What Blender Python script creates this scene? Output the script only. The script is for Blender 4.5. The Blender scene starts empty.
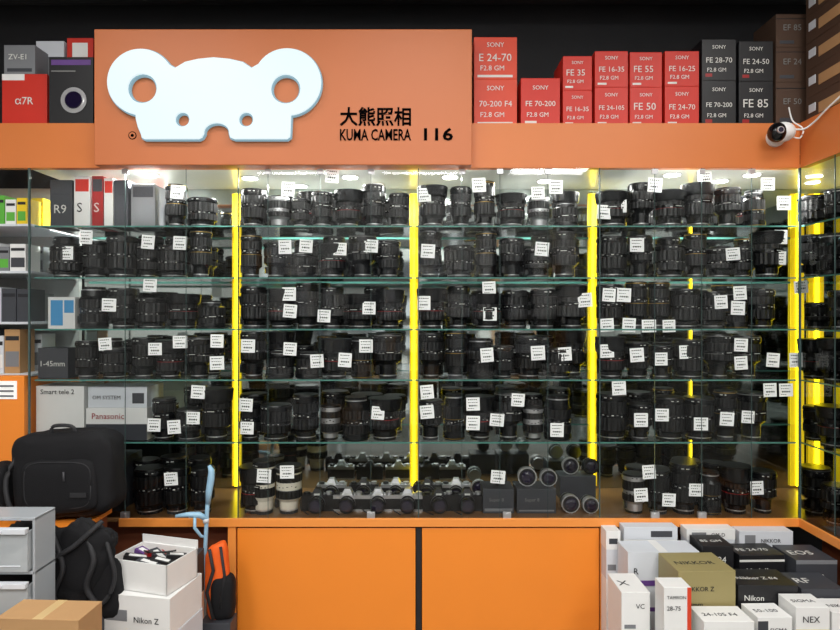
import bpy, math, random
from mathutils import Vector, noise, Matrix
random.seed(11)
S=0.0035; D=606.7; EH=1.52/S
sc=bpy.context.scene
try:
    sc.view_settings.view_transform='Standard'
except Exception: pass
def X(px,y=0): return (px-420)*(D+y)/D
def Z(py,y=0): return (315-py)*(D+y)/D
def U(x,y,z): return (x*S,y*S,(z+EH)*S)
def lin(c):
    return tuple(((v/255)/12.92 if v/255<=0.04045 else ((v/255+0.055)/1.055)**2.4) for v in c)+(1,)
# ---------------- materials
MC={}
def mat(name,rgb,rough=0.5,metal=0,emit=0,var=0.0,bump=0.0,scale=60,coat=0,alpha=1,spec=None,ecol=None):
    if name in MC: return MC[name]
    m=bpy.data.materials.new(name); m.use_nodes=True
    nt=m.node_tree; b=nt.nodes['Principled BSDF']
    c=lin(rgb); b.inputs['Base Color'].default_value=c
    b.inputs['Roughness'].default_value=rough; b.inputs['Metallic'].default_value=metal
    b.inputs['Alpha'].default_value=alpha
    if spec is not None: b.inputs['Specular IOR Level'].default_value=spec
    if coat: b.inputs['Coat Weight'].default_value=coat
    if emit:
        b.inputs['Emission Color'].default_value=lin(ecol) if ecol else c; b.inputs['Emission Strength'].default_value=emit
    if var or bump:
        tc=nt.nodes.new('ShaderNodeTexCoord'); n=nt.nodes.new('ShaderNodeTexNoise')
        n.inputs['Scale'].default_value=scale; n.inputs['Detail'].default_value=3
        nt.links.new(tc.outputs['Object'],n.inputs['Vector'])
        if var:
            r=nt.nodes.new('ShaderNodeMapRange'); r.inputs['To Min'].default_value=1-var; r.inputs['To Max'].default_value=1+var
            mx=nt.nodes.new('ShaderNodeVectorMath'); mx.operation='SCALE'
            mx.inputs[0].default_value=c[:3]
            nt.links.new(n.outputs['Fac'],r.inputs['Value']); nt.links.new(r.outputs['Result'],mx.inputs['Scale'])
            nt.links.new(mx.outputs[0],b.inputs['Base Color'])
        if bump:
            bp=nt.nodes.new('ShaderNodeBump'); bp.inputs['Strength'].default_value=bump; bp.inputs['Distance'].default_value=0.002
            nt.links.new(n.outputs['Fac'],bp.inputs['Height']); nt.links.new(bp.outputs['Normal'],b.inputs['Normal'])
    MC[name]=m; return m
def glassmat(name,tint,refl=True):
    m=bpy.data.materials.new(name); m.use_nodes=True; nt=m.node_tree; nt.nodes.clear()
    o=nt.nodes.new('ShaderNodeOutputMaterial')
    t=nt.nodes.new('ShaderNodeBsdfTransparent'); t.inputs[0].default_value=tint
    if not refl:
        nt.links.new(t.outputs[0],o.inputs[0]); return m
    mx=nt.nodes.new('ShaderNodeMixShader')
    g=nt.nodes.new('ShaderNodeBsdfGlossy'); g.inputs['Roughness'].default_value=0.02
    f=nt.nodes.new('ShaderNodeFresnel'); f.inputs['IOR'].default_value=1.38
    nt.links.new(f.outputs[0],mx.inputs[0]); nt.links.new(t.outputs[0],mx.inputs[1]); nt.links.new(g.outputs[0],mx.inputs[2])
    nt.links.new(mx.outputs[0],o.inputs[0]); return m
orange=mat('orange_laminate',(240,138,44),0.42,var=0.03,scale=8)
orangeF=mat('orange_fascia',(205,116,56),0.45,var=0.04,scale=6)
orangeS=mat('orange_sign',(192,108,60),0.5,var=0.03,scale=5)
orangeE=mat('orange_edge',(236,146,66),0.4)
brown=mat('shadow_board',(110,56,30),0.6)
deck=mat('deck_board',(128,92,58),0.25)
dark=mat('dark_paint',(24,24,28),0.7,var=0.3,scale=9)
ceil=mat('ceiling_paint',(20,20,24),0.8,var=0.3,scale=6)
black=mat('black_plastic',(14,14,15),0.5)
blackg=mat('black_gloss',(12,12,14),0.15)
rubber=mat('lens_rubber',(15,15,16),0.42)
satin=mat('lens_satin',(19,20,22),0.22)
capm=mat('lens_cap',(17,17,19),0.3)
capg=mat('rear_cap_grey',(46,47,50),0.45)
silver=mat('silver_metal',(200,200,202),0.32,metal=0.75)
gold=mat('gold_ring',(170,140,70),0.3,metal=0.7)
redm=mat('red_ring',(150,25,25),0.4)
markw=mat('print_white',(215,215,210),0.6)
markd=mat('print_dim',(120,120,118),0.6)
telew=mat('tele_offwhite',(222,216,200),0.4)
lglass=mat('front_element',(25,18,45),0.03,coat=1)
white=mat('white_card',(228,228,226),0.55,var=0.03,scale=20)
white2=mat('cool_white_card',(206,210,216),0.55,var=0.03,scale=20)
grey=mat('grey_card',(120,122,126),0.55)
dgrey=mat('dark_grey_card',(58,60,66),0.5)
red=mat('red_card',(198,42,26),0.5,var=0.05,scale=20)
ored=mat('orange_red_card',(210,66,36),0.5,var=0.05,scale=20)
blk=mat('black_card',(24,24,27),0.45)
brn=mat('brown_card',(74,52,38),0.7,var=0.1,scale=20)
kraft=mat('kraft_card',(176,136,92),0.8,var=0.06,scale=30)
olive=mat('gold_card',(150,138,92),0.45)
yel=mat('yellow_card',(235,200,30),0.5)
grn=mat('green_card',(90,170,60),0.5)
blu=mat('blue_card',(70,150,205),0.5)
purp=mat('purple_card',(96,60,130),0.5)
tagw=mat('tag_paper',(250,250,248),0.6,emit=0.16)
ink=mat('ink',(30,30,35),0.7)
fabric=mat('black_fabric',(17,17,20),0.8,bump=0.5,scale=400,var=0.25,spec=0.3)
webbing=mat('webbing',(34,34,37),0.7)
zipm=mat('zip',(70,70,74),0.4)
orfab=mat('orange_fabric',(238,96,20),0.7,bump=0.4,scale=80)
led=mat('led_yellow',(255,234,24),0.5,emit=5.5)
ledw=mat('led_glow_channel',(240,205,25),0.5,emit=0.55)  # channel sides emit, imitating the yellow glow spread beside each strip
logo=mat('logo_acrylic',(70,76,80),0.4,emit=0.9,ecol=(235,251,255))
logob=mat('logo_rim_glow',(60,80,90),0.4,emit=0.5,ecol=(170,215,232))  # darker bluish emission, painted to suggest glow at the logo edge
dl=mat('downlight_emit',(255,252,240),0.5,emit=14)
edge=mat('glass_edge',(84,140,130),0.15,emit=0.06)
edgev=mat('glass_edge_v',(66,84,82),0.2)
topin=mat('cabinet_soffit',(215,215,205),0.3)
pblue=mat('pole_blue',(150,190,215),0.35)
clearp=mat('drawer_plastic',(190,196,200),0.2,alpha=0.6)
duf=mat('drawer_frame',(168,173,178),0.3,alpha=0.9)
floorm=mat('floor_tile',(120,116,110),0.35,var=0.1,scale=4)
wallm=mat('wall_paint',(175,176,174),0.8,var=0.04,scale=4)
mirror=mat('tinted_mirror',(186,194,192),0.05,metal=1.0)
glass=glassmat('clear_glass',(0.97,0.985,0.98,1))
divg=glassmat('divider_glass',(0.95,0.97,0.96,1),False)
shelfg=glassmat('shelf_glass',(0.92,0.96,0.95,1))
# ---------------- mesh builder
class MB:
    def __init__(s): s.v=[];s.f=[];s.m=[];s.sm=[];s.mats=[]
    def mi(s,m):
        if m not in s.mats: s.mats.append(m)
        return s.mats.index(m)
    def face(s,idx,m,smooth=False):
        s.f.append(idx); s.m.append(s.mi(m)); s.sm.append(smooth)
    def quad(s,pts,m):
        n=len(s.v); s.v+= [tuple(p) for p in pts]; s.face(list(range(n,n+len(pts))),m)
    def box(s,x0,x1,y0,y1,z0,z1,m,M=None):
        n=len(s.v)
        P=[(x0,y0,z0),(x1,y0,z0),(x1,y1,z0),(x0,y1,z0),(x0,y0,z1),(x1,y0,z1),(x1,y1,z1),(x0,y1,z1)]
        if M is not None: P=[tuple(M@Vector(p)) for p in P]
        s.v+=P
        for q in ((0,3,2,1),(4,5,6,7),(0,1,5,4),(1,2,6,5),(2,3,7,6),(3,0,4,7)):
            s.face([n+i for i in q],m)
    def lathe(s,segs,c=(0,0,0),seg=36,axis='z',r=1,h=1):
        def ring(rr,zz,rib):
            n=len(s.v)
            for i in range(seg):
                a=2*math.pi*i/seg
                q=rr*r*(0.955 if (rib and i%2) else 1)
                x,y,z=q*math.cos(a),q*math.sin(a),zz*h
                if axis=='z': s.v.append((c[0]+x,c[1]+y,c[2]+z))
                elif axis=='y': s.v.append((c[0]+x,c[1]-z,c[2]+y))
                else: s.v.append((c[0]+z,c[1]+x,c[2]+y))
            return n
        def join(a,b,m):
            for i in range(seg):
                j=(i+1)%seg; s.face([a+i,a+j,b+j,b+i],m)
        prev=None
        for (z0,z1,r0,r1,m,rib) in segs:
            a=ring(r0,z0,rib); b=ring(r1,z1,rib)
            if prev is None: s.face([a+i for i in range(seg)][::-1],m)
            else: join(prev,a,m)
            join(a,b,m); prev=b
        s.face([prev+i for i in range(seg)],segs[-1][4])
    def tube(s,pts,r,m,seg=8):
        pts=[Vector(p) for p in pts]; rings=[]
        rs=r if isinstance(r,(list,tuple)) else [r]*len(pts)
        for i,p in enumerate(pts):
            t=(pts[min(i+1,len(pts)-1)]-pts[max(i-1,0)]).normalized()
            u=t.cross(Vector((0,0,1)) if abs(t.z)<0.9 else Vector((1,0,0))).normalized(); w=t.cross(u)
            n=len(s.v)
            for k in range(seg):
                a=2*math.pi*k/seg; s.v.append(tuple(p+(u*math.cos(a)+w*math.sin(a))*rs[i]))
            rings.append(n)
        for a,b in zip(rings,rings[1:]):
            for k in range(seg):
                j=(k+1)%seg; s.face([a+k,a+j,b+j,b+k],m,True)
        s.face([rings[0]+k for k in range(seg)][::-1],m); s.face([rings[-1]+k for k in range(seg)],m)
    def soft(s,c,h,m,e=0.4,nz=0.0,nu=40,nv=24,rot=None,sc_=0.05):
        n=len(s.v)
        sp=lambda t,e:math.copysign(abs(t)**e,t)
        for j in range(nv+1):
            ph=-math.pi/2+math.pi*j/nv
            for i in range(nu):
                th=2*math.pi*i/nu
                p=Vector((sp(math.cos(ph),e)*sp(math.cos(th),e)*h[0],sp(math.cos(ph),e)*sp(math.sin(th),e)*h[1],sp(math.sin(ph),e)*h[2]))
                if nz: p*=1+nz*noise.noise((p+Vector(c))*sc_)+nz*.4*noise.noise((p+Vector(c))*sc_*3)
                if rot is not None: p=rot@p
                s.v.append(tuple(p+Vector(c)))
        for j in range(nv):
            for i in range(nu):
                k=(i+1)%nu; s.face([n+j*nu+i,n+j*nu+k,n+(j+1)*nu+k,n+(j+1)*nu+i],m,True)
    def mesh(s,name,local=False):
        me=bpy.data.meshes.new(name)
        off=0 if local else EH
        me.from_pydata([(a*S,b*S,(c+off)*S) for a,b,c in s.v],[],s.f)
        for m in s.mats: me.materials.append(m)
        me.polygons.foreach_set('material_index',s.m); me.polygons.foreach_set('use_smooth',s.sm)
        me.update(); return me
    def obj(s,name,parent=None,bevel=0,local=False,loc=None,rot=0):
        o=bpy.data.objects.new(name,s.mesh(name,local)); sc.collection.objects.link(o)
        if parent: o.parent=parent
        if loc: o.location=loc
        if rot: o.rotation_euler=(0,0,rot)
        if bevel:
            b=o.modifiers.new('bevel','BEVEL'); b.width=bevel*S; b.segments=2; b.limit_method='ANGLE'; b.angle_limit=0.8
        return o
def smooth_pts(P,n=6):
    P=[Vector(p) for p in P]; out=[]
    for i in range(len(P)-1):
        p0=P[max(i-1,0)];p1=P[i];p2=P[i+1];p3=P[min(i+2,len(P)-1)]
        for k in range(n):
            t=k/n; out.append(.5*((2*p1)+(-p0+p2)*t+(2*p0-5*p1+4*p2-p3)*t*t+(-p0+3*p1-3*p2+p3)*t**3))
    out.append(P[-1]); return out
def empty(name,loc=(0,0,0)):
    o=bpy.data.objects.new(name,None); sc.collection.objects.link(o); o.location=loc; return o
def text(name,st,x,y,z,w,m,h=None,parent=None,loc_local=False,ext=0.15,bold=0.0,flat=False,maxh=None):
    cu=bpy.data.curves.new(name,'FONT'); cu.body=st; cu.size=1; cu.resolution_u=2; cu.offset=bold
    cu.materials.append(m)
    o=bpy.data.objects.new(name,cu); sc.collection.objects.link(o)
    bpy.context.view_layer.update()
    bb=[Vector(q) for q in o.bound_box]; x0=min(q.x for q in bb); x1=max(q.x for q in bb); y0=min(q.y for q in bb); y1=max(q.y for q in bb)
    if x1-x0<1e-4: x1=x0+1; y1=y0+1
    sx=w*S/(x1-x0)
    if maxh: sx=min(sx,maxh*S/(y1-y0))
    sy=(h*S/(y1-y0)) if h else sx
    o.scale=(sx,sy,S); cu.extrude=ext
    base=(x*S,y*S,z*S) if loc_local else U(x,y,z)
    if flat:
        o.location=(base[0]-x0*sx,base[1]-y0*sy,base[2])
    else:
        o.rotation_euler=(math.pi/2,0,0)
        o.location=(base[0]-x0*sx,base[1],base[2]-y0*sy)
    if parent: o.parent=parent
    return o
def carton(name,x0,x1,yf,dep,z0,z1,m,labels=(),txt=(),rot=0,tape=None):
    w=x1-x0;h=z1-z0
    b=MB(); b.box(-w/2,w/2,-dep/2,dep/2,0,h,m)
    for q,(a,c,e,f,lm) in enumerate(labels):
        b.box(-w/2+a*w,-w/2+c*w,-dep/2-.2-.08*q,-dep/2+.2,e*h,f*h,lm)
    if tape: b.box(-w*.06,w*.06,-dep/2-.1,dep/2+.1,h-.1,h+.15,tape)
    b.box(-w/2-.12,w/2+.12,-dep/2-.12,dep/2+.12,h*.995-.5,h*.995-.1,m)
    o=b.obj(name,bevel=.35,local=True,loc=U((x0+x1)/2,yf+dep/2,z0),rot=rot)
    for (s_,tx,tz,tw,tm) in txt:
        text('print',s_,-w/2+tx*w,-dep/2-.55,tz*h,tw*w,tm,parent=o,loc_local=True,ext=.05,maxh=max(3.6,.18*h))
    return o
# ================= ROOM
CL=380
b=MB(); b.box(-640,620,-1110,125,-EH-6,-EH,floorm); b.obj('floor')
b=MB(); b.box(-640,620,-1110,125,CL,CL+8,ceil); b.obj('ceiling')
b=MB(); b.box(-640,620,112,124,-EH,CL,dark); b.obj('wall_back')
b=MB(); b.box(-652,-640,-1110,124,-EH,CL,wallm); b.obj('wall_left')
b=MB(); b.box(620,632,-1110,124,-EH,CL,wallm); b.obj('wall_right')
b=MB(); b.box(-640,620,-1122,-1110,-EH,CL,wallm); b.obj('wall_rear')
b=MB()
for (yy,zz,r) in ((60,352,5),(85,362,8),(30,366,4)):
    b.tube([(-600,yy,zz),(600,yy,zz+1)],r,dgrey if r<6 else dark,12)
for xx in (-380,-150,90,300,470):
    b.tube([(xx,60,352),(xx,60,CL)],1,dgrey,6); b.tube([(xx,30,366),(xx,30,CL)],1,dgrey,6); b.tube([(xx,85,362),(xx,85,CL)],1,dgrey,6)
b.obj('ceiling_pipes')
# ================= DISPLAY CABINET
cab=empty('display_cabinet')
b=MB()
b.box(-480,380,0,8,147,192,orangeF)
b.box(-480,480,8,108,188,192,orangeF)
b.box(-394,480,2,106,147.5,151,topin)
b.box(380,388,-200,0,147,192,orangeF)
b.box(388,480,-200,8,188,192,orangeF)
b.box(388,480,-200,2,147.5,151,topin)
b.obj('fascia',cab,bevel=.4)
b=MB()
b.box(-394,480,0,106,-207,-203,deck)
b.box(-300,380,-3,-.1,-211,-202.8,orangeE)
b.box(377,380,-200,-3,-211,-202.8,orangeE)
b.box(380,480,-200,0,-207,-203,deck)
b.box(-192,187,6,100,-EH,-207,orange)
b.box(-192,-184,-1,6,-EH,-211,orangeE); b.box(180,187,-1,6,-EH,-211,orangeE)
b.box(-184,180,-1,6,-EH,-420,orangeE)
b.box(-184,180,3,6.2,-420,-211,black)
b.box(-394,-192,22,100,-EH,-207,brown); b.box(187,380,22,100,-EH,-207,brown)
b.box(402,480,-200,0,-EH,-207,brown)
b.obj('base_carcass',cab,bevel=.4)
b=MB()
b.box(-182.5,-4.5,-1,3,-418,-213,orange); b.box(2,179,-1,3,-418,-213,orange)
b.obj('base_doors',cab,bevel=.6)
b=MB(); b.box(-3.6,1.2,0,3,-418,-212,dark)
b.obj('door_gap_shade',cab)  # dark strip painted in for the shade between the doors
b=MB(); b.quad([(-394,106,-203),(480,106,-203),(480,106,147.5),(-394,106,147.5)],mirror)
b.quad([(480,106,-203),(480,-200,-203),(480,-200,147.5),(480,106,147.5)],mirror)
b.obj('mirror_back',cab)
SH=[Z(225),Z(277),Z(329),Z(380),Z(443)]
b=MB()
for z in SH:
    b.quad([(-388,5,z),(379,5,z),(379,105,z),(-388,105,z)],shelfg)
    b.quad([(385,-198,z),(478,-198,z),(478,105,z),(385,105,z)],shelfg)
    b.box(-388,380,4,5.2,z-1.4,z,edge)
    b.box(-388,478,104,105,z-1.2,z,edge)
    b.box(384,385.2,-198,5,z-1.4,z,edge)
b.obj('glass_shelves',cab)
b=MB()
b.quad([(-390,1,-203),(379,1,-203),(379,1,147),(-390,1,147)],glass)
b.quad([(381,1,-203),(381,-200,-203),(381,-200,147),(381,1,147)],glass)
b.quad([(-392,2,-203),(-392,105,-203),(-392,105,147),(-392,2,147)],divg)
for px in (125,186,268,320,371,462,500,548,655,702,752):
    b.box(X(px)-.25,X(px)+.05,0,1.2,-203,147,edgev)
for px in (238,418.5,600):
    b.box(X(px)-.5,X(px)+.3,0,2.2,-203,147,edgev); b.quad([(X(px),2,-203),(X(px),104,-203),(X(px),104,147),(X(px),2,147)],divg)
b.box(-392,-390.5,0,2,-203,147,edgev); b.box(379,381,-.5,1.5,-203,147,edgev)
for yy in (-50,-110): b.box(380.4,381.4,yy-.3,yy+.3,-203,147,edgev)
b.obj('glass_doors',cab)
b=MB()
for px in (193,371,507,702,125,655):
    b.box(X(px)-4,X(px)+4,-1.4,2.4,-203,-197,silver); b.lathe([(0,1,1,1,silver,0)],c=(X(px),-1.2,-199.5),seg=12,axis='y',r=1.8,h=1.4)
for px in (125,268,320,371,462,500,548,655,702,752):
    b.box(X(px)-3,X(px)+3,-1,2.4,141,146,silver)
b.obj('door_hardware',cab,bevel=.2)
b=MB()
def strip(x,y=103,z0=-200,z1=142,w=1.7,cw=3.2):
    b.box(x-w,x+w,y-1,y+1,z0,z1,led); b.box(x-w-cw,x-w,y,y+2,z0,z1,ledw); b.box(x+w,x+w+cw,y,y+2,z0,z1,ledw)
for px in (237,414,592): strip(X(px,106))
strip(X(796,106),cw=6); strip(X(815,106),w=2.4,cw=6)
strip(X(60,106),w=1.2,z0=-75)
strip(X(690,106),w=.4,cw=.8)  # reflection of a strip, built as a faint glowing line, no LED here
b.obj('led_strips',cab)
b=MB(); DL=[]
for px,yy in ((150,30),(110,60),(250,45),(350,40),(376,80),(450,40),(545,60),(672,30),(720,60),(752,30),(300,85),(640,85)):
    x=X(px,yy); DL.append((x,yy)); b.lathe([(0,1,1,1,silver,0)],c=(x,yy,146.6),seg=28,r=10,h=1)
    b.lathe([(0,1,1,1,dl,0)],c=(x,yy,146.1),seg=28,r=8,h=.6)
b.obj('downlights',cab)
# ================= SIGN
sg=empty('shop_sign')
ys=-14
b=MB(); b.box(X(94,ys),X(472,ys),ys,-.2,Z(165,ys),Z(29,ys),orangeS)
b.obj('board',sg,bevel=.8)
yl=-19
def arc(cx,cy,r,a0,a1,n,ry=None):
    ry=ry or r
    return [(cx+r*math.cos(math.radians(a0+(a1-a0)*i/n)),cy-ry*math.sin(math.radians(a0+(a1-a0)*i/n))) for i in range(n+1)]
out=arc(141.5,82.5,33,32,262,36,32.5)
out+=[(137,119),(139,127),(142,134),(143,138),(145,139),(199,139),(202,137.5)]
out+=arc(217,133,13,185,-5,14,10)
out+=[(231,137.5),(235,139),(287,139),(290,137),(290.5,128)]
out+=arc(287.5,82.5,33.5,-84,148,36,33)
out+=[(252,69),(243,63),(230,60),(214,58.5),(199,60),(186,63),(176,69)]
def bear(name,m,y,ext,off,hr):
    cu=bpy.data.curves.new(name,'CURVE'); cu.dimensions='2D'; cu.fill_mode='BOTH'; cu.extrude=ext*S; cu.bevel_depth=.3*S; cu.offset=off*S
    for pts in (out,arc(143,89,hr,0,345,23),arc(286,89.5,hr,0,345,23),arc(183,120,hr/2,0,342,18),arc(246.5,120,hr/2,0,342,18)):
        sp=cu.splines.new('POLY'); sp.points.add(len(pts)-1)
        for i,(px,py) in enumerate(pts): sp.points[i].co=(X(px,yl)*S,Z(py,yl)*S,0,1)
        sp.use_cyclic_u=True
    cu.materials.append(m)
    lo=bpy.data.objects.new(name,cu); sc.collection.objects.link(lo); lo.rotation_euler=(math.pi/2,0,0)
    lo.location=(0,y*S,EH*S); lo.parent=sg
bear('bear_logo_face',logo,-20,1.2,0,15)
bear('bear_logo_rim_glow',logob,-16.8,1.8,1.1,14.5)  # slightly larger copy behind the face, added to suggest the edge glow
ty=ys-.4
ink2=mat('sign_ink',(10,8,8),1.0,spec=0.0)
def sgt(n,s_,x0,x1,y0,y1,bold): text(n,s_,X(x0,ty),ty,Z(y1,ty),X(x1,ty)-X(x0,ty),ink2,h=Z(y0,ty)-Z(y1,ty),parent=sg,bold=bold,ext=.5)
sgt('title_text','大熊照相',340,411,107,126,0.018)
sgt('subtitle_text','KUMA CAMERA',340,411,129,140.5,0.012)
sgt('number_text','116',424,453,128,140.5,0.02)
b=MB(); b.lathe([(0,1,1,1,ink2,0)],c=(X(132.5,ys),ys,Z(135.5,ys)),seg=20,axis='y',r=4,h=.3); b.lathe([(0,1,1,1,orangeS,0)],c=(X(132.5,ys),ys,Z(135.5,ys)),seg=20,axis='y',r=3.1,h=.5)
b.lathe([(0,1,1,1,ink2,0)],c=(X(132.5,ys),ys,Z(135.5,ys)),seg=12,axis='y',r=1.6,h=.7); b.obj('emblem',sg)
# ================= LENSES
def rseg(i,style,rg):
    acc=[satin,satin,redm,satin,satin,markd,satin,gold,satin,satin][i%10]
    a=rg.uniform(.22,.34); c=rg.uniform(.42,.55); d=c+rg.uniform(.08,.18); e=rg.uniform(.8,.88)
    bb=satin; rb=rubber
    lo=rg.uniform(.74,.92); cp=capg if i%4==1 else capm
    if style=='silver': bb=silver
    if style=='tele': bb=telew
    if style=='step': lo=.66; a=.42; c=.56; d=.62
    s=[(0,.06,.8*lo+.1,.8*lo+.1,cp,1),(.06,.085,lo*.9,lo*.9,silver,0),(.085,a*.75,lo*.93,lo*.96,bb,0),(a*.75,a,lo*.96,1,bb,0),
       (a,c,1,1,rb,1),(c,c+.012,.95,.95,acc,0),(c+.012,d,.95,.95,bb,0),(d,e,1.0,1.0,rb,1),(e,e+.04,.95,.96,bb,0)]
    if style=='hood':
        s=s[:-2]+[(d,d+.1,.98,1,rb,1),(d+.1,d+.14,1.0,1.06,satin,0),(d+.14,.985,1.08,1.16,satin,0),(.985,1,1.12,1.12,capm,0)]
    else: s+=[(e+.04,.955,1.03,1.03,bb if style!='tele' else capm,0),(.955,.97,1.0,1.0,acc if i%2 else capm,0),(.97,1,.97,.95,capm,0)]
    if style=='flip': s=[(1-q[1],1-q[0],q[3],q[2],q[4],q[5]) for q in s[::-1]]
    return s,(c+d)/2
LV=[]
def mklens(i,r,h,style):
    rg=random.Random(i*13+5); segs,zt=rseg(i,style,rg); b=MB(); b.lathe(segs,seg=44,r=r,h=h)
    if style=='flip': zt=1-zt
    for k in range(6):
        ang=-math.pi/2+(-.85+k*.34); rr=r*.957
        ww=rg.uniform(.8,2.2); hh=rg.uniform(.5,.9)
        M=Matrix.Translation((rr*math.cos(ang),rr*math.sin(ang),zt*h+rg.uniform(-1,1)))@Matrix.Rotation(ang+math.pi/2,4,'Z')
        b.box(-ww/2,ww/2,-.2,.3,-hh/2,hh/2,ink if style in('silver','tele') else (markw if k%2 else markd),M)
    if style!='flip':
        for k in range(2):
            ang=-math.pi/2+(-.3+k*.35); rr=r*1.03; ww=rg.uniform(1.5,3); M=Matrix.Translation((rr*math.cos(ang),rr*math.sin(ang),.925*h))@Matrix.Rotation(ang+math.pi/2,4,'Z')
            b.box(-ww/2,ww/2,-.15,.3,-.35,.35,markw if style not in('silver',) else ink,M)
    if i%3==0:
        b.box(-r*.35,r*.35,-r*1.0,-r*.8,zt*h-1.4,zt*h+1.6,blackg)
        b.box(-r*.25,r*.25,-r*1.02,-r*.9,zt*h-.2,zt*h+.3,markw)
    b.box(-r*.95,-r*.7,-r*.5,-r*.1,h*.12,h*.3,satin)
    me=b.mesh('lens_%d'%i,True); LV.append((me,r,h,style)); return len(LV)-1
specs=[(11,36,'std'),(12.5,38,'std'),(13,38,'hood'),(11.5,43,'std'),(14.4,38,'std'),(12,27,'std'),(14,43,'hood'),(10.5,37,'flip'),(12.8,40,'std'),(11.8,33,'step'),
       (13.2,39,'flip'),(12.2,43,'step'),(14.5,34,'hood'),(11.2,38,'std'),(9.5,30,'std'),(13.6,41,'step'),(15,30,'std'),(10.4,43,'std'),(13,26,'flip'),(12.4,36,'step')]
for i,(r,h,s_) in enumerate(specs): mklens(i,r,h,s_)
SIL=mklens(20,11,32,'silver'); SIL2=mklens(23,10,28,'silver'); TEL=mklens(21,11.5,54,'tele'); TEL2=mklens(25,13,46,'tele')
def put(row,par,k,x,y,sc2=1.0):
    me,r,h,st=LV[k]
    o=bpy.data.objects.new('lens',me); sc.collection.objects.link(o); o.parent=par
    z=(SH+[-203])[row]
    o.location=U(x,y,z+.05); o.rotation_euler=(0,0,random.uniform(-.5,.5)); o.scale=(min(sc2,1.04),min(sc2,1.04),sc2)
starts=[X(163,20),X(52,20),X(80,20),X(72,20),X(152,20),X(130,20)]
STRIPS=(237,414.5,593)
for row in range(6):
    par=empty('camera_lens_row')
    tall=1.08 if row<4 else 1.22
    if row==0: tall=1.04
    for (yy,gap) in ((20,.5),(53,2.5)):
        gaps=[X(p,yy) for p in STRIPS]
        x=starts[row]*(1 if yy==20 else 1.05)+random.uniform(0,6)
        while x<366:
            k=random.randrange(len(specs))
            if random.random()<.035: k=random.choice([SIL,SIL2])
            px=420+x*D/(D+yy)
            if row==4 and (500<px<530) and yy==20: k=SIL2
            if row==0 and (515<px<535): k=SIL
            r=LV[k][1]*1.04
            cx=x+r
            hit=[g for g in gaps if abs(cx-g)<r+4]
            if hit and cx<hit[0]+r+4:
                x=hit[0]+4.2; continue
            sk=False
            if row==5 and yy==20 and 250<px<603: sk=True
            if row==5 and yy>20 and (235<px<600): sk=True
            if yy>20 and random.random()<.08: sk=True
            if not sk and cx+r<376:
                put(row,par,k,cx,yy+random.uniform(-1.5,1.5),tall*random.uniform(.92,1.05))
            x+=2*r+gap+random.uniform(0,2.2)
    for (xx,st,y1) in ((404,0,40),(436,14,-10)):
        y=-120+st
        while y<y1:
            k=random.randrange(len(specs)); put(row,par,k,xx+random.uniform(-1,1),y,tall*random.uniform(.9,1.0)); y+=31+random.uniform(0,5)
    if row==5:
        put(row,par,TEL,X(264,18),18); put(row,par,TEL2,X(289,20),20,1.05)
        put(row,par,SIL2,X(256,60),60)
# ================= price tags
TG=[(177,192),(288,189),(332,176),(479,185),(538,193),(556,187),(424,195),(620,206),(784,203),(604,212),(655,185),(705,178),(768,184),
(86,237),(148,242),(180,243),(285,247),(306,246),(340,249),(371,246),(428,251),(542,249),(637,245),(781,237),(779,258),(733,254),(66,253),
(150,285),(109,305),(289,294),(290,311),(324,316),(369,308),(424,303),(489,288),(490,314),(585,300),(609,295),(624,295),(740,293),(801,287),(738,308),(607,325),(629,325),(649,326),(669,326),(721,302),
(105,344),(155,349),(180,342),(217,341),(217,363),(248,346),(290,349),(317,361),(345,360),(366,346),(487,355),(538,353),(565,354),(637,355),(661,359),(686,352),(741,345),(741,363),(773,360),(796,360),(607,351),
(198,392),(154,425),(193,418),(174,427),(246,405),(247,428),(427,412),(518,400),(473,404),(378,413),(427,392),(619,388),(641,420),(662,415),(727,419),(748,417),(770,390),(786,390),(701,424),(473,423),(557,430),(497,420),
(171,479),(287,472),(264,476),(498,477),(649,472),(669,500),(696,490),(641,495),(757,488)]
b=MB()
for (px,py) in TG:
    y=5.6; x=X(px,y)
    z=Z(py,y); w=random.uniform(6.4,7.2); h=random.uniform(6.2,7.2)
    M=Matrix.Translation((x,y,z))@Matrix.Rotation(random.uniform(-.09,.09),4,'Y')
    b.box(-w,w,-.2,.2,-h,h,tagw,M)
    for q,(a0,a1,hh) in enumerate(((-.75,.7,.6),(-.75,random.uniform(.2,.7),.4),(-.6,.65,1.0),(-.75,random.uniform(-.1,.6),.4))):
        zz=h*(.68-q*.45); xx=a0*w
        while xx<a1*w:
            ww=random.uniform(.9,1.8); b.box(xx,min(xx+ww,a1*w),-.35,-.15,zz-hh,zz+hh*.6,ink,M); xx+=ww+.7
b.obj('price_tags')
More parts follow.
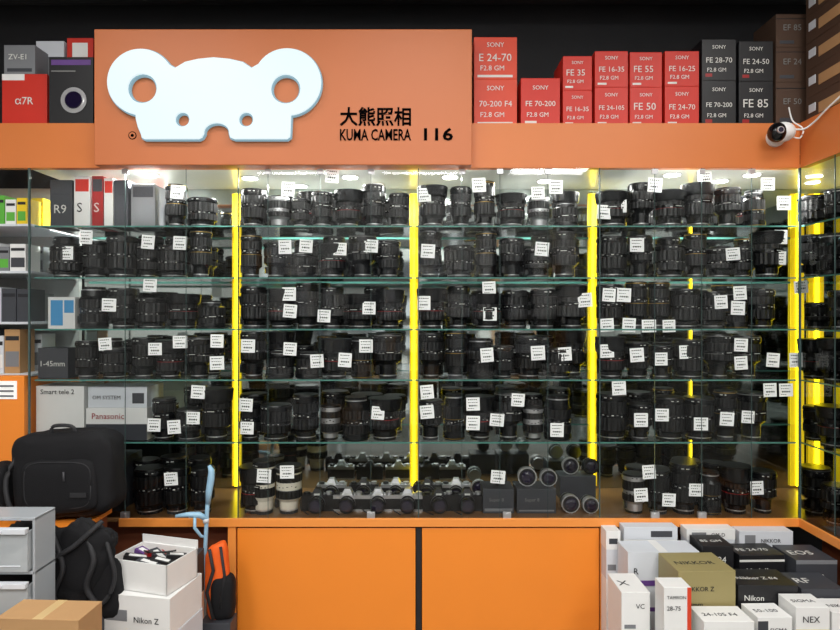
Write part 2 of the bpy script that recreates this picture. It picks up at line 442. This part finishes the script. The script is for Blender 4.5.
# ================= SLR cameras on deck
def slr(name,px,y,top,sc2=.78,z=-203,rot=0):
    b=MB()
    b.box(-20,20,-6,6,0,16,black); b.box(-20.3,20.3,-6.4,6.4,15.5,20,top); b.box(-20.2,20.2,-6.3,6.3,0,2.2,top)
    b.box(-7,7,-7.5,6,20,22,top)
    n=len(b.v); b.v+=[(-7,-8,20),(7,-8,20),(7,6,20),(-7,6,20),(-3.5,-6,28),(3.5,-6,28),(3.5,4,28),(-3.5,4,28)]
    for q in ((4,5,6,7),(0,1,5,4),(1,2,6,5),(2,3,7,6),(3,0,4,7)): b.face([n+i for i in q],top)
    b.box(-3.5,3.5,-8.6,-6,20.6,22.6,markw)
    b.lathe([(0,1,1,1,silver,1)],c=(14,0,20),r=4,h=3,seg=20); b.lathe([(0,1,1,1,black,1)],c=(-14,0,20),r=3.8,h=2.6,seg=20)
    b.lathe([(0,1,1,1,silver,0)],c=(8.5,-2,20),r=1.5,h=2,seg=12)
    b.lathe([(0,.15,1.05,1.05,silver,0),(.15,.5,.92,.92,rubber,1),(.5,.6,.95,.95,silver,0),(.6,.95,1,1,rubber,1),(.95,1,1,.97,satin,0)],c=(0,-6,10),r=9.5,h=13,axis='y',seg=36)
    b.lathe([(0,1,1,.9,lglass,0)],c=(0,-18.8,10),r=7.2,h=.6,axis='y',seg=28)
    b.tube([(-20,0,17),(-22,-2,12),(-21,-6,4),(-16,-10,.8),(-8,-22,.8)],.7,webbing,6)
    for v in range(len(b.v)): b.v[v]=tuple(c*sc2 for c in b.v[v])
    return b.obj(name,bevel=.4,local=True,loc=U(X(px,y),y,z+.1),rot=rot)
for i,(px,t) in enumerate(((318,black),(348,silver),(378,silver),(408,silver),(438,black),(467,black))):
    slr('film_camera',px,26,t,.82,rot=random.uniform(-.12,.12))
for px,t in ((332,silver),(364,black),(396,silver),(428,black),(456,silver)): slr('film_camera',px,66,t,.8,rot=random.uniform(-.15,.15))
carton('camera_box',X(483,14),X(514,14),14,30,-203,Z(489,14),dgrey,labels=[(.05,.95,.08,.2,grey)],txt=[('Super 8',.2,.45,.5,markd)])
carton('camera_box',X(517,14),X(556,14),14,30,-203,Z(489,14),dgrey,labels=[(.05,.95,.08,.14,grey)],txt=[('Super 8',.2,.45,.5,markd)])
def flens(px,y,z,r,h,bm):
    b=MB(); b.lathe([(0,.2,.8,.85,bm,0),(.2,.55,.9,.9,rubber,1),(.55,.8,.95,.95,bm,0),(.8,1,1,1,bm,1)],c=(0,0,r),r=r,h=h,axis='y',seg=36)
    b.lathe([(0,1,1,1,black,0)],c=(0,-h,r),r=r*.86,h=.3,axis='y',seg=30); b.lathe([(0,.5,1,.95,lglass,0),(.5,1,.8,.5,lglass,0)],c=(0,-h-.2,r),r=r*.66,h=1.2,axis='y',seg=30)
    b.obj('vintage_lens',local=True,loc=U(X(px,y),y,z))
tz=Z(489,14)+.1
flens(498,36,tz,8,12,black); flens(525,36,tz,10,14,silver); flens(546,36,tz,9,14,silver)
flens(567,30,-203,9.5,16,silver); flens(587,28,-203,8.5,15,silver)
carton('camera_box',X(560,60),X(596,60),60,24,-203,-177,dgrey); flens(568,78,-177,9.5,12,silver); flens(588,78,-177,9,12,satin)
flens(478,86,-203,9,12,silver)
# ================= boxes inside left section
R1=SH[0]
for (a,c,t,m,tx) in ((50,72,180,dgrey,'R9'),(74,90,176,white,'S'),(92,103,176,redm,'S'),(104,113,178,white,''),(114,128,180,dgrey,''),(131,155,184,grey,'')):
    carton('gadget_box',X(a,18),X(c,18),18,30,R1,Z(t,18),m,labels=[(.08,.92,.7,.94,red if m is white else dgrey)],txt=[(tx,.2,.3,.6,markw if m is not white else ink)] if tx else [])
carton('gadget_box',X(48,14),X(75,14),14,24,SH[2],Z(297,14),white,labels=[(.1,.55,.1,.9,blu),(.6,.95,.5,.9,blu)])
carton('gadget_box',X(38,14),X(68,14),14,24,SH[3],Z(348,14),dgrey,txt=[('1-45mm',.1,.4,.8,markw)])
carton('camera_box',X(36,14),X(84,14),14,40,SH[4],Z(386,14),white,labels=[(.08,.9,.08,.11,grey)],txt=[('Smart tele 2',.1,.85,.7,ink)])
carton('camera_box',X(86,14),X(147,14),14,44,SH[4],Z(408,14)-.1,white,labels=[(.0,1,.0,.5,dgrey)],txt=[('Panasonic',.1,.66,.7,redm)])
carton('camera_box',X(88,16),X(147,16),16,40,Z(408,14),Z(387,14),white2,labels=[(.75,.95,.2,.7,dgrey)],txt=[('OM SYSTEM',.08,.4,.55,ink)])
carton('camera_box',X(52,20),X(120,20),20,50,-203,-150,dgrey)
# ================= neighbouring rack (left)
rk=empty('accessory_rack')
b=MB(); b.box(-630,-396,98,104,-203,147,wallm)
for py in (222,270,322,375): b.box(-630,-396,12,98,Z(py)-2.5,Z(py),white2)
b.box(-480,-396,0,10,-EH,Z(376),orange); b.box(-480,-396,10,100,-EH,Z(376)-2.6,orange)
b.obj('frame',rk,bevel=.3)
rows=[(222,34,[yel,yel,grn,yel,white]),(270,32,[white,ored,ored,grey,white]),(322,38,[dgrey,white2,red,grey,blk]),(375,46,[white,white2,dgrey,kraft,white])]
b=MB()
for py,h,cs in rows:
    for lay in (18,50):
        x=-600
        while x<-412:
            w=random.uniform(9,16); hh=h*random.uniform(.75,1); m=random.choice(cs); z=Z(py)
            b.box(x,x+w,lay,lay+24,z,z+hh,m); b.box(x+1,x+w-1,lay-.3,lay,z+hh*.15,z+hh*.5,random.choice([white,yel,dgrey,grn] if py<300 else [white,dgrey,grey]))
            b.box(x+1,x+w-1,lay-.3,lay,z+hh*.75,z+hh*.85,ink); x+=w+1
b.obj('packets',rk)
b=MB(); b.box(-430,-403,-.6,0,Z(399),Z(381),tagw)
for k in range(3): b.box(-428,-406,-.8,-.4,Z(387+k*5),Z(385+k*5),grey)
b.obj('notice',rk)
# ================= boxes on top
T=192
def topbox(a,c,t,bt,m,labels=(),txt=(),y=12,dep=42,name='lens_box'):
    z0=T if bt>118 else Z(bt,y)
    return carton(name,X(a,y),X(c,y),y,dep,z0,Z(t,y),m,labels,txt)
def stack(a,c,tops,m,strs,lab,name='lens_box'):
    z=T
    for i,t in enumerate(tops):
        z1=Z(t,12)
        carton(name,X(a,12),X(c,12),12,42,z,z1-.1,m,lab,[('SONY',.3,.76,.4,markw),(strs[i%len(strs)],.12,.42,.76,markw),('F2.8 GM',.15,.2,.55,markw)]); z=z1
lab=[(.08,.35,.06,.12,markw)]
stack(474,517,(79,37),ored,['70-200 F4','E 24-70'],[(.08,.9,.04,.1,markw)])
stack(521,560,(78,),red,['FE 70-200'],[(.1,.4,.06,.12,markw)])
stack(563,592,(90,56),red,['FE 16-35','FE 35'],lab)
stack(595,628,(87,51),red,['FE 24-105','FE 16-35'],lab)
stack(630,662,(87,52),red,['FE 50','FE 55'],lab)
stack(665,699,(86,51),red,['FE 24-70','FE 16-25'],lab)
stack(702,736,(80,39),blk,['FE 70-200','FE 28-70'],[(.1,.3,.08,.16,redm)])
stack(739,773,(81,41),blk,['FE 85','FE 24-50'],[(.1,.3,.08,.16,redm)])
z=T
for t,s_ in ((82,'EF 50'),(47,'EF 24'),(14,'EF 85')):
    carton('storage_box',X(776,12),X(812,12),12,42,z,Z(t,12)-.1,brn,[(.1,.5,.1,.2,dgrey),(0,1,.85,.87,dark)],[(s_,.2,.5,.5,markd)]); z=Z(t,12)
z=T
for i,t in enumerate((92,64,36,8,-16)):
    carton('storage_box',386,440,-60,60,z,Z(t,-20)-.1,brn,[(.1,.5,.2,.5,dgrey)],[('Canon',.1,.6,.5,markd)]); z=Z(t,-20)
    b=MB(); b.box(385.4,386,-50,-20,z-20,z-10,kraft); b.box(385.4,386,-15,-5,z-16,z-8,white2); b.obj('shipping_label')
topbox(2,47,74,122,red,[(0,.5,.88,1,white)],[('α7R',.3,.42,.4,markw)],name='camera_box')
topbox(4,35,45,74,grey,[(.1,.9,.08,.2,dgrey)],[('ZV-E1',.15,.5,.6,markw)],name='camera_box')
topbox(36,66,57,122,grey,y=34,dep=40,name='camera_box'); topbox(36,64,41,56.8,white2,y=34,dep=40,name='camera_box')
topbox(67,93,38,122,red,[(.2,.8,.8,.95,white)],[],y=34,dep=40,name='camera_box')
o=topbox(49,93,57,122,blk,[(.05,.95,.88,.96,purp),(.05,.6,.78,.8,markd)],[],y=4,dep=28,name='camera_box')
b=MB(); b.lathe([(0,.5,1,1,dgrey,0),(.5,1,.8,.75,silver,0)],c=(3,-14.4,24),r=13,h=.8,axis='y',seg=30); b.lathe([(0,1,1,.9,lglass,0)],c=(3,-15.1,24),r=9,h=.7,axis='y',seg=24)
b.obj('ring_print',o,local=True)
# ================= security camera
sx=X(783,-14); sz=Z(132,-14)
b=MB(); b.lathe([(0,1,1,1,white,0)],c=(sx,0,sz-2),r=9,h=3,axis='y',seg=28)
b.tube([(sx,-2,sz-2),(sx,-8,sz-1)],4,white,14)
b.soft((sx,-14,sz),(11.5,9.5,9.5),white,e=1,nu=32,nv=18)
b.soft((sx-7,-16,sz-1),(8.5,9,9.4),blackg,e=1,nu=28,nv=16)
b.lathe([(0,1,1,1,silver,0)],c=(sx-8.5,-23.6,sz-1),r=3.4,h=1.5,axis='y',seg=20); b.lathe([(0,1,1,1,lglass,0)],c=(sx-8.5,-25,sz-1),r=2.4,h=.6,axis='y',seg=16)
b.tube(smooth_pts([(sx+8,-14,sz+3),(sx+16,-20,sz+1),(sx+21,-28,sz+5),(sx+22,-45,sz+12),(sx+26,-60,sz+20)]),.9,white,8)
b.tube(smooth_pts([(sx+8,-12,sz-3),(sx+14,-18,sz-7),(sx+17,-18,sz+2),(sx+12,-10,sz+12),(sx+13,-2,sz+28)]),.7,white,8)
b.obj('security_camera')
# ================= RIGHT PILE
def pile(name,x0,x1,yf,dep,ztop,h,m,labels=(),txt=(),toptxt=None,tmat=None,tape=None,rot=0):
    o=carton(name,x0,x1,yf,dep,ztop-h,ztop,m,labels,txt,tape=tape,rot=rot)
    w=x1-x0
    if toptxt: text('top_print',toptxt,-w*.4,-dep*.15,h+.15,w*.7,tmat or ink,parent=o,loc_local=True,ext=.05,flat=True,maxh=9)
    z=ztop-h
    while z>-EH+.5:
        hh=min(random.uniform(22,34),z+EH)
        if z+EH-hh<8: hh=z+EH
        mm=random.choice([white,white2,m,m])
        carton(name,x0+.3,x1-.3,yf+.3,dep-.6,z-hh,z-.02,mm,[(.1,.7,.3,.5,grey)] if mm is not m else labels); z-=hh
    return o
pile('lens_box',180,194,-20,17,-209,18,white,[(.2,.8,.3,.6,dgrey)],[])
pile('camera_box',190,256,-51,28,-217,31,white2,[(0,.55,0,.16,purp),(.62,.95,.3,.7,red)],[('R',.08,.35,.12,ink)],tape=white,rot=.02)
pile('lens_box',198,250,-18,14,-206,12,white2,[(.5,.9,.2,.7,dgrey)])
pile('lens_box',259,306,-18,15,-208,10,white,[(.1,.4,.2,.7,grey)],[('OM-D',.5,.3,.3,ink)])
pile('lens_box',260,288,-50,29,-212,30,blk,[(.1,.4,.1,.3,redm)],[('FE 24',.15,.5,.6,markw)],toptxt='85 GM',tmat=markw,rot=-.02)
pile('lens_box',292,334,-51,29,-220,28,blk,[(0,1,.78,.85,markw),(0,1,.15,.2,markw)],[('Mark II',.15,.4,.7,markw)],toptxt='FE 24-70',tmat=markw,rot=.03)
pile('lens_box',310,362,-18,15,-210,18,white2,[(.1,.3,.2,.8,grey)],[('NIKKOR',.4,.4,.45,ink)])
pile('camera_box',339,376,-60,37,-221,26,dgrey,[(0,1,.86,1,grey)],[('Canon',.2,.4,.6,markw)],toptxt='EOS',tmat=markw)
pile('camera_box',217,266,-95,40,-216,60,olive,[(.1,.4,.08,.14,dgrey)],[('NIKKOR Z',.12,.72,.5,ink),('50mm',.12,.5,.3,ink)],toptxt='NIKKOR',tmat=ink,rot=.03)
pile('camera_box',170,194,-95,38,-234,34,white,[(.1,.5,.1,.2,grey)],[('VC',.5,.6,.3,ink)],toptxt='X',tmat=ink)
pile('lens_box',197,219,-117,19,-220,46,white,[(0,1,0,.22,ored),(.85,1,.2,1,ored)],[('TAMRON',.1,.8,.7,ink),('28-75',.1,.6,.5,ink)])
pile('camera_box',269,319,-95,33,-228,26,blk,[(0,1,.0,.14,yel)],[('Nikon',.1,.5,.45,markw)],toptxt='Nikkor Z f/4',tmat=markw,rot=-.02)
pile('camera_box',322,358,-95,33,-231,28,dgrey,[(.1,.8,.2,.3,grey)],[('RF',.3,.55,.3,markw)],toptxt='RF',tmat=markw)
pile('lens_box',301,328,-121,24,-234,30,white,[(0,1,.2,.4,yel)],[('NEX',.2,.6,.5,ink)],toptxt='SIGMA',tmat=ink)
pile('lens_box',330,362,-121,24,-238,30,white,[(0,1,.2,.4,blk)],[('Zf',.3,.6,.3,ink)],toptxt='NIKON',tmat=ink)
pile('lens_box',270,298,-121,24,-242,30,white,[(0,.3,.1,.9,dgrey)],[('SIGMA',.35,.6,.5,ink)],toptxt='50-100',tmat=ink,rot=.03)
pile('lens_box',226,266,-124,26,-244,30,white,[(0,1,.1,.3,grey)],[('LUMIX',.2,.6,.5,ink)],toptxt='24-105 F4',tmat=ink)
# ================= LEFT SIDE
b=MB(); b.box(-388,-290,-85,-35,-186,-182,orange); b.box(-386,-294,-82,-36,-EH,-186,brown); b.obj('side_counter',bevel=.5)
b=MB()
bx,by,bzz=-317,-57,-142
R=Matrix.Rotation(math.radians(-3),3,'Y')
b.soft((bx,by,bzz),(45,20,38),fabric,e=.38,nz=.06,nu=64,nv=40,rot=R)
b.soft((bx+2,by-15,bzz-8),(33,9,24),fabric,e=.4,nz=.05,nu=48,nv=28,rot=R)
def loop(cx,cz,w,h,y,r,m,n=40,e=.45):
    pts=[]
    for i in range(n+1):
        a=2*math.pi*i/n; pts.append((cx+math.copysign(abs(math.cos(a))**e,math.cos(a))*w,y,cz+math.copysign(abs(math.sin(a))**e,math.sin(a))*h))
    b.tube(pts,r,m,6)
loop(bx+2,bzz-6,29,20,by-22.8,.5,webbing); loop(bx,bzz+2,40,31,by-15.5,.9,webbing)
b.tube(smooth_pts([(bx-12,by-8,bzz+35),(bx-9,by-10,bzz+43),(bx+7,by-10,bzz+43),(bx+11,by-8,bzz+35)]),1.6,webbing,8)
b.tube([(bx+8,by-24,bzz+6),(bx+9,by-25,bzz-2)],.8,zipm,6)
b.box(bx+14,bx+28,by-25,by-23.8,bzz-16,bzz-12,webbing)
b.tube(smooth_pts([(bx-38,by-12,bzz+20),(bx-44,by-20,bzz),(bx-40,by-24,bzz-20),(bx-34,by-22,bzz-34)]),2,webbing,8)
b.obj('camera_backpack')
b=MB(); b.soft((-376,-60,-158),(12,18,24),fabric,e=.6,nz=.12); b.obj('camera_pouch')
b=MB()
b.soft((-314,-100,-210),(42,8.5,34),fabric,e=.5,nz=.1,nu=64,nv=40,rot=Matrix.Rotation(math.radians(6),3,'Y'),sc_=.09)
b.soft((-282,-103,-206),(22,8,36),fabric,e=.55,nz=.14,nu=48,nv=30,rot=Matrix.Rotation(math.radians(24),3,'Y'),sc_=.09)
b.soft((-330,-99,-190),(26,8,18),fabric,e=.7,nz=.2,nu=48,nv=30,rot=Matrix.Rotation(math.radians(-30),3,'Y'),sc_=.09)
b.soft((-262,-100,-226),(13,8,26),fabric,e=.6,nz=.14,nu=40,nv=26,rot=Matrix.Rotation(math.radians(-8),3,'Y'),sc_=.09)
for P,r in (([(-336,-109,-176),(-322,-112,-192),(-302,-113,-198),(-284,-113,-190),(-270,-111,-178),(-262,-106,-170)],2.2),
            ([(-262,-104,-178),(-254,-110,-195),(-250,-110,-215),(-256,-111,-232),(-268,-112,-240)],1.8),
            ([(-300,-111,-180),(-290,-114,-205),(-298,-113,-230),(-284,-112,-244)],2),
            ([(-322,-110,-186),(-312,-112,-214),(-318,-111,-236)],1.6),
            ([(-274,-108,-182),(-266,-112,-200),(-272,-112,-222),(-262,-110,-240)],2.4)):
    b.tube(smooth_pts(P),r,webbing,8)
b.box(-303,-297,-113.5,-109,-202,-195,zipm)
b.obj('duffel_bag')
carton('storage_box',-352,-262,-110,20,-EH,-247,dgrey)
du=empty('plastic_drawer_unit')
x0,x1,yf,yb=-362,-290,-150,-124
b=MB()
b.box(x0,x1,yf,yb,-155,-152.5,duf); b.box(x0,x1,yf,yb,-236,-233,duf); b.box(x0,x1,yf,yb,-195.5,-193,duf)
b.box(x0,x0+2,yf,yb,-236,-153,duf); b.box(x1-2,x1,yf,yb,-236,-153,duf); b.obj('frame',du,bevel=.6)
b=MB()
for z0,z1 in ((-232,-196.5),(-192,-156)):
    b.box(x0+3,x1-3,yf-4,yf-2,z0,z1-4,clearp); b.box(x0+3,x1-3,yf-7,yf-2,z1-7,z1-3,white2)
    b.box(x0+3,x1-3,yf-2,yb-1,z0,z0+1.5,clearp); b.box(x0+3,x0+4.5,yf-2,yb-1,z0,z1-6,clearp); b.box(x1-4.5,x1-3,yf-2,yb-1,z0,z1-6,clearp)
    b.box(x0+8,x1-8,yf-4.6,yf-3.9,z0+4,z0+5,white2); b.box(x0+20,x1-20,yf-8,yf-6.5,z1-6,z1-4,white2)
    b.box(x0+8,x1-25,yf+2,yb-4,z0+1.5,z0+14,grey); b.box(x1-22,x1-8,yf+2,yb-4,z0+1.5,z0+10,white)
b.obj('drawers',du,bevel=.7)
carton('storage_box',-362,-290,-150,28,-EH,-236,kraft)
tape=mat('tape',(200,170,120),.3)
o=carton('cardboard_box',-292,-233,-190,28,-240,-209,kraft,[(.55,.9,.2,.6,white)],tape=tape,rot=-.05)
carton('cardboard_box',-292,-235,-190,28,-EH,-240.1,kraft)
o=carton('cardboard_box',-350,-297,-190,28,-EH,-222,kraft,[(.3,.7,.9,.95,white)])
# open white tray box
rot=math.radians(-16)
bcx,bcy=-230,-82
carton('accessory_box',bcx-33,bcx+31,bcy-26,50,-262,-231,white,[(.1,.4,.3,.6,grey)],[('Nikon Z',.5,.3,.35,ink)],rot=rot*.6)
carton('accessory_box',bcx-33,bcx+32,bcy-24,48,-EH,-262.1,white2,rot=rot*.6)
b=MB(); w,d,h=29,20,25
b.box(-w,w,-d,d,0,1,white); b.box(-w,w,-d,-d+1.2,0,h,white); b.box(-w,w,d-1.2,d,0,h,white); b.box(-w,-w+1.2,-d,d,0,h,white); b.box(w-1.2,w,-d,d,0,h,white)
b.box(-w+1.2,w-1.2,-d+1.2,d-1.2,1,h-9,kraft)
b.box(-w,w,d,d+.8,h-1,h+7,white)
for (cx,cy,a,l,m) in ((-14,-4,.5,22,blk),(2,4,-.4,24,dgrey),(12,-5,.2,18,blk),(-6,8,1.0,16,redm),(16,8,.7,17,blk),(-18,8,-.2,14,purp),(4,-12,.1,20,dgrey)):
    M=Matrix.Translation((cx,cy,h-6))@Matrix.Rotation(a,4,'Z')@Matrix.Rotation(.2,4,'Y'); b.box(-l/2,l/2,-4,4,-3,4,m,M); b.box(-l/3,l/3,-2,2,4,4.3,white,M)
b.tube(smooth_pts([(-10,0,h+1),(0,-6,h+3),(10,0,h+2),(18,6,h+2)]),.8,black,6)
b.obj('accessory_tray',local=True,loc=U(bcx,bcy,-231),rot=rot)
carton('lens_box',-225,-206,-46,18,-262,-222,dgrey,[(.1,.9,.5,.7,blu)]); carton('lens_box',-225,-206,-46,18,-EH,-262.1,white)
# pole
b=MB(); yp=-22
b.tube([(X(203,yp),yp,-EH),(X(205,yp),yp,-230),(X(207,yp),yp,-190),(X(208,yp),yp,-176)],[1.6,1.9,2,2],pblue,12)
b.tube([(X(208,yp),yp,-182),(X(209,yp),yp,-170),(X(211,yp),yp,-158),(X(211.5,yp),yp,-150),(X(209,yp),yp,-145)],[2.4,3.2,3.4,3,1.6],pblue,14)
b.tube([(X(206,yp),yp,-196),(X(200,yp),yp-2,-192),(X(190,yp),yp-4,-191),(X(178,yp),yp-6,-192)],[2.6,3,2.6,1.6],pblue,12)
b.tube([(X(196,yp),yp-3,-192),(X(197,yp),yp-6,-203),(X(202,yp),yp-3,-212),(X(205,yp),yp,-214)],[1.5,1.6,1.5,1.2],pblue,10)
b.tube([(X(206,yp),yp,-200),(X(206,yp),yp,-196)],3,white2,12)
b.obj('walking_stick')
b=MB(); b.soft((-189,-40,-248),(11,7,36),orfab,e=.6,nz=.15,nu=32,nv=30); b.soft((-184,-40,-262),(11,9,22),fabric,e=.6,nz=.1)
b.tube([(-194,-48,-216),(-190,-49,-235),(-196,-49,-255),(-190,-49,-280)],1.6,webbing,8); b.tube([(-184,-47,-214),(-180,-48,-240),(-184,-48,-270)],1.4,webbing,8)
b.obj('orange_shoulder_bag')
carton('storage_box',-202,-174,-50,20,-EH,-283,dgrey)
# ================= rear aisle shelving (seen in mirror)
rs=empty('rear_display_shelf'); b=MB()
for x in (-500,-250,0,250,500): b.box(x-3,x+3,-1105,-1050,-EH,120,white2)
for z in (-300,-200,-100,0,110): b.box(-503,503,-1105,-1050,z-3,z,white2)
b.obj('frame',rs)
b=MB()
for z in (-300,-200,-100,0,110):
    x=-490
    while x<470:
        w=random.uniform(20,50); h=random.uniform(30,80); b.box(x,x+w,-1100,-1056,z,z+h,random.choice([white,grey,dgrey,white2,kraft,white,grey,white2,dgrey])); x+=w+3
b.obj('stock',rs)
# ================= LIGHTS
def area(name,loc,sx_,sy_,p,col,rot=(0,0,0)):
    l=bpy.data.lights.new(name,'AREA'); l.shape='RECTANGLE'; l.size=sx_; l.size_y=sy_; l.energy=p; l.color=col
    o=bpy.data.objects.new(name,l); sc.collection.objects.link(o); o.location=loc; o.rotation_euler=rot; return o
for xx in (-330,0,330):
    for yy in (-260,-620,-950):
        fx=empty('ceiling_light_panel'); b=MB(); b.box(xx-105,xx+105,yy-50,yy+50,CL-8,CL-1,white2); b.obj('housing',fx)
        a=area('lamp',U(xx,yy,CL-9),.68,.3,{-260:9,-620:22,-950:28}[yy],(1,.98,.95)); a.parent=fx
for i,(x,y) in enumerate(DL):
    a=area('downlight_lamp',U(x,y,145.2),.05,.05,6.5,(1,.99,.96)); a.data.shape='DISK'; a.parent=cab
w=bpy.data.worlds.new('World'); sc.world=w; w.use_nodes=True; w.node_tree.nodes['Background'].inputs[0].default_value=(.5,.5,.52,1); w.node_tree.nodes['Background'].inputs[1].default_value=.3
# ================= CAMERA
cd=bpy.data.cameras.new('camera'); cd.lens=26; cd.sensor_width=36; cd.clip_start=.02
co=bpy.data.objects.new('camera',cd); sc.collection.objects.link(co); co.location=(0,-D*S,EH*S); co.rotation_euler=(math.pi/2,0,0)
sc.camera=co
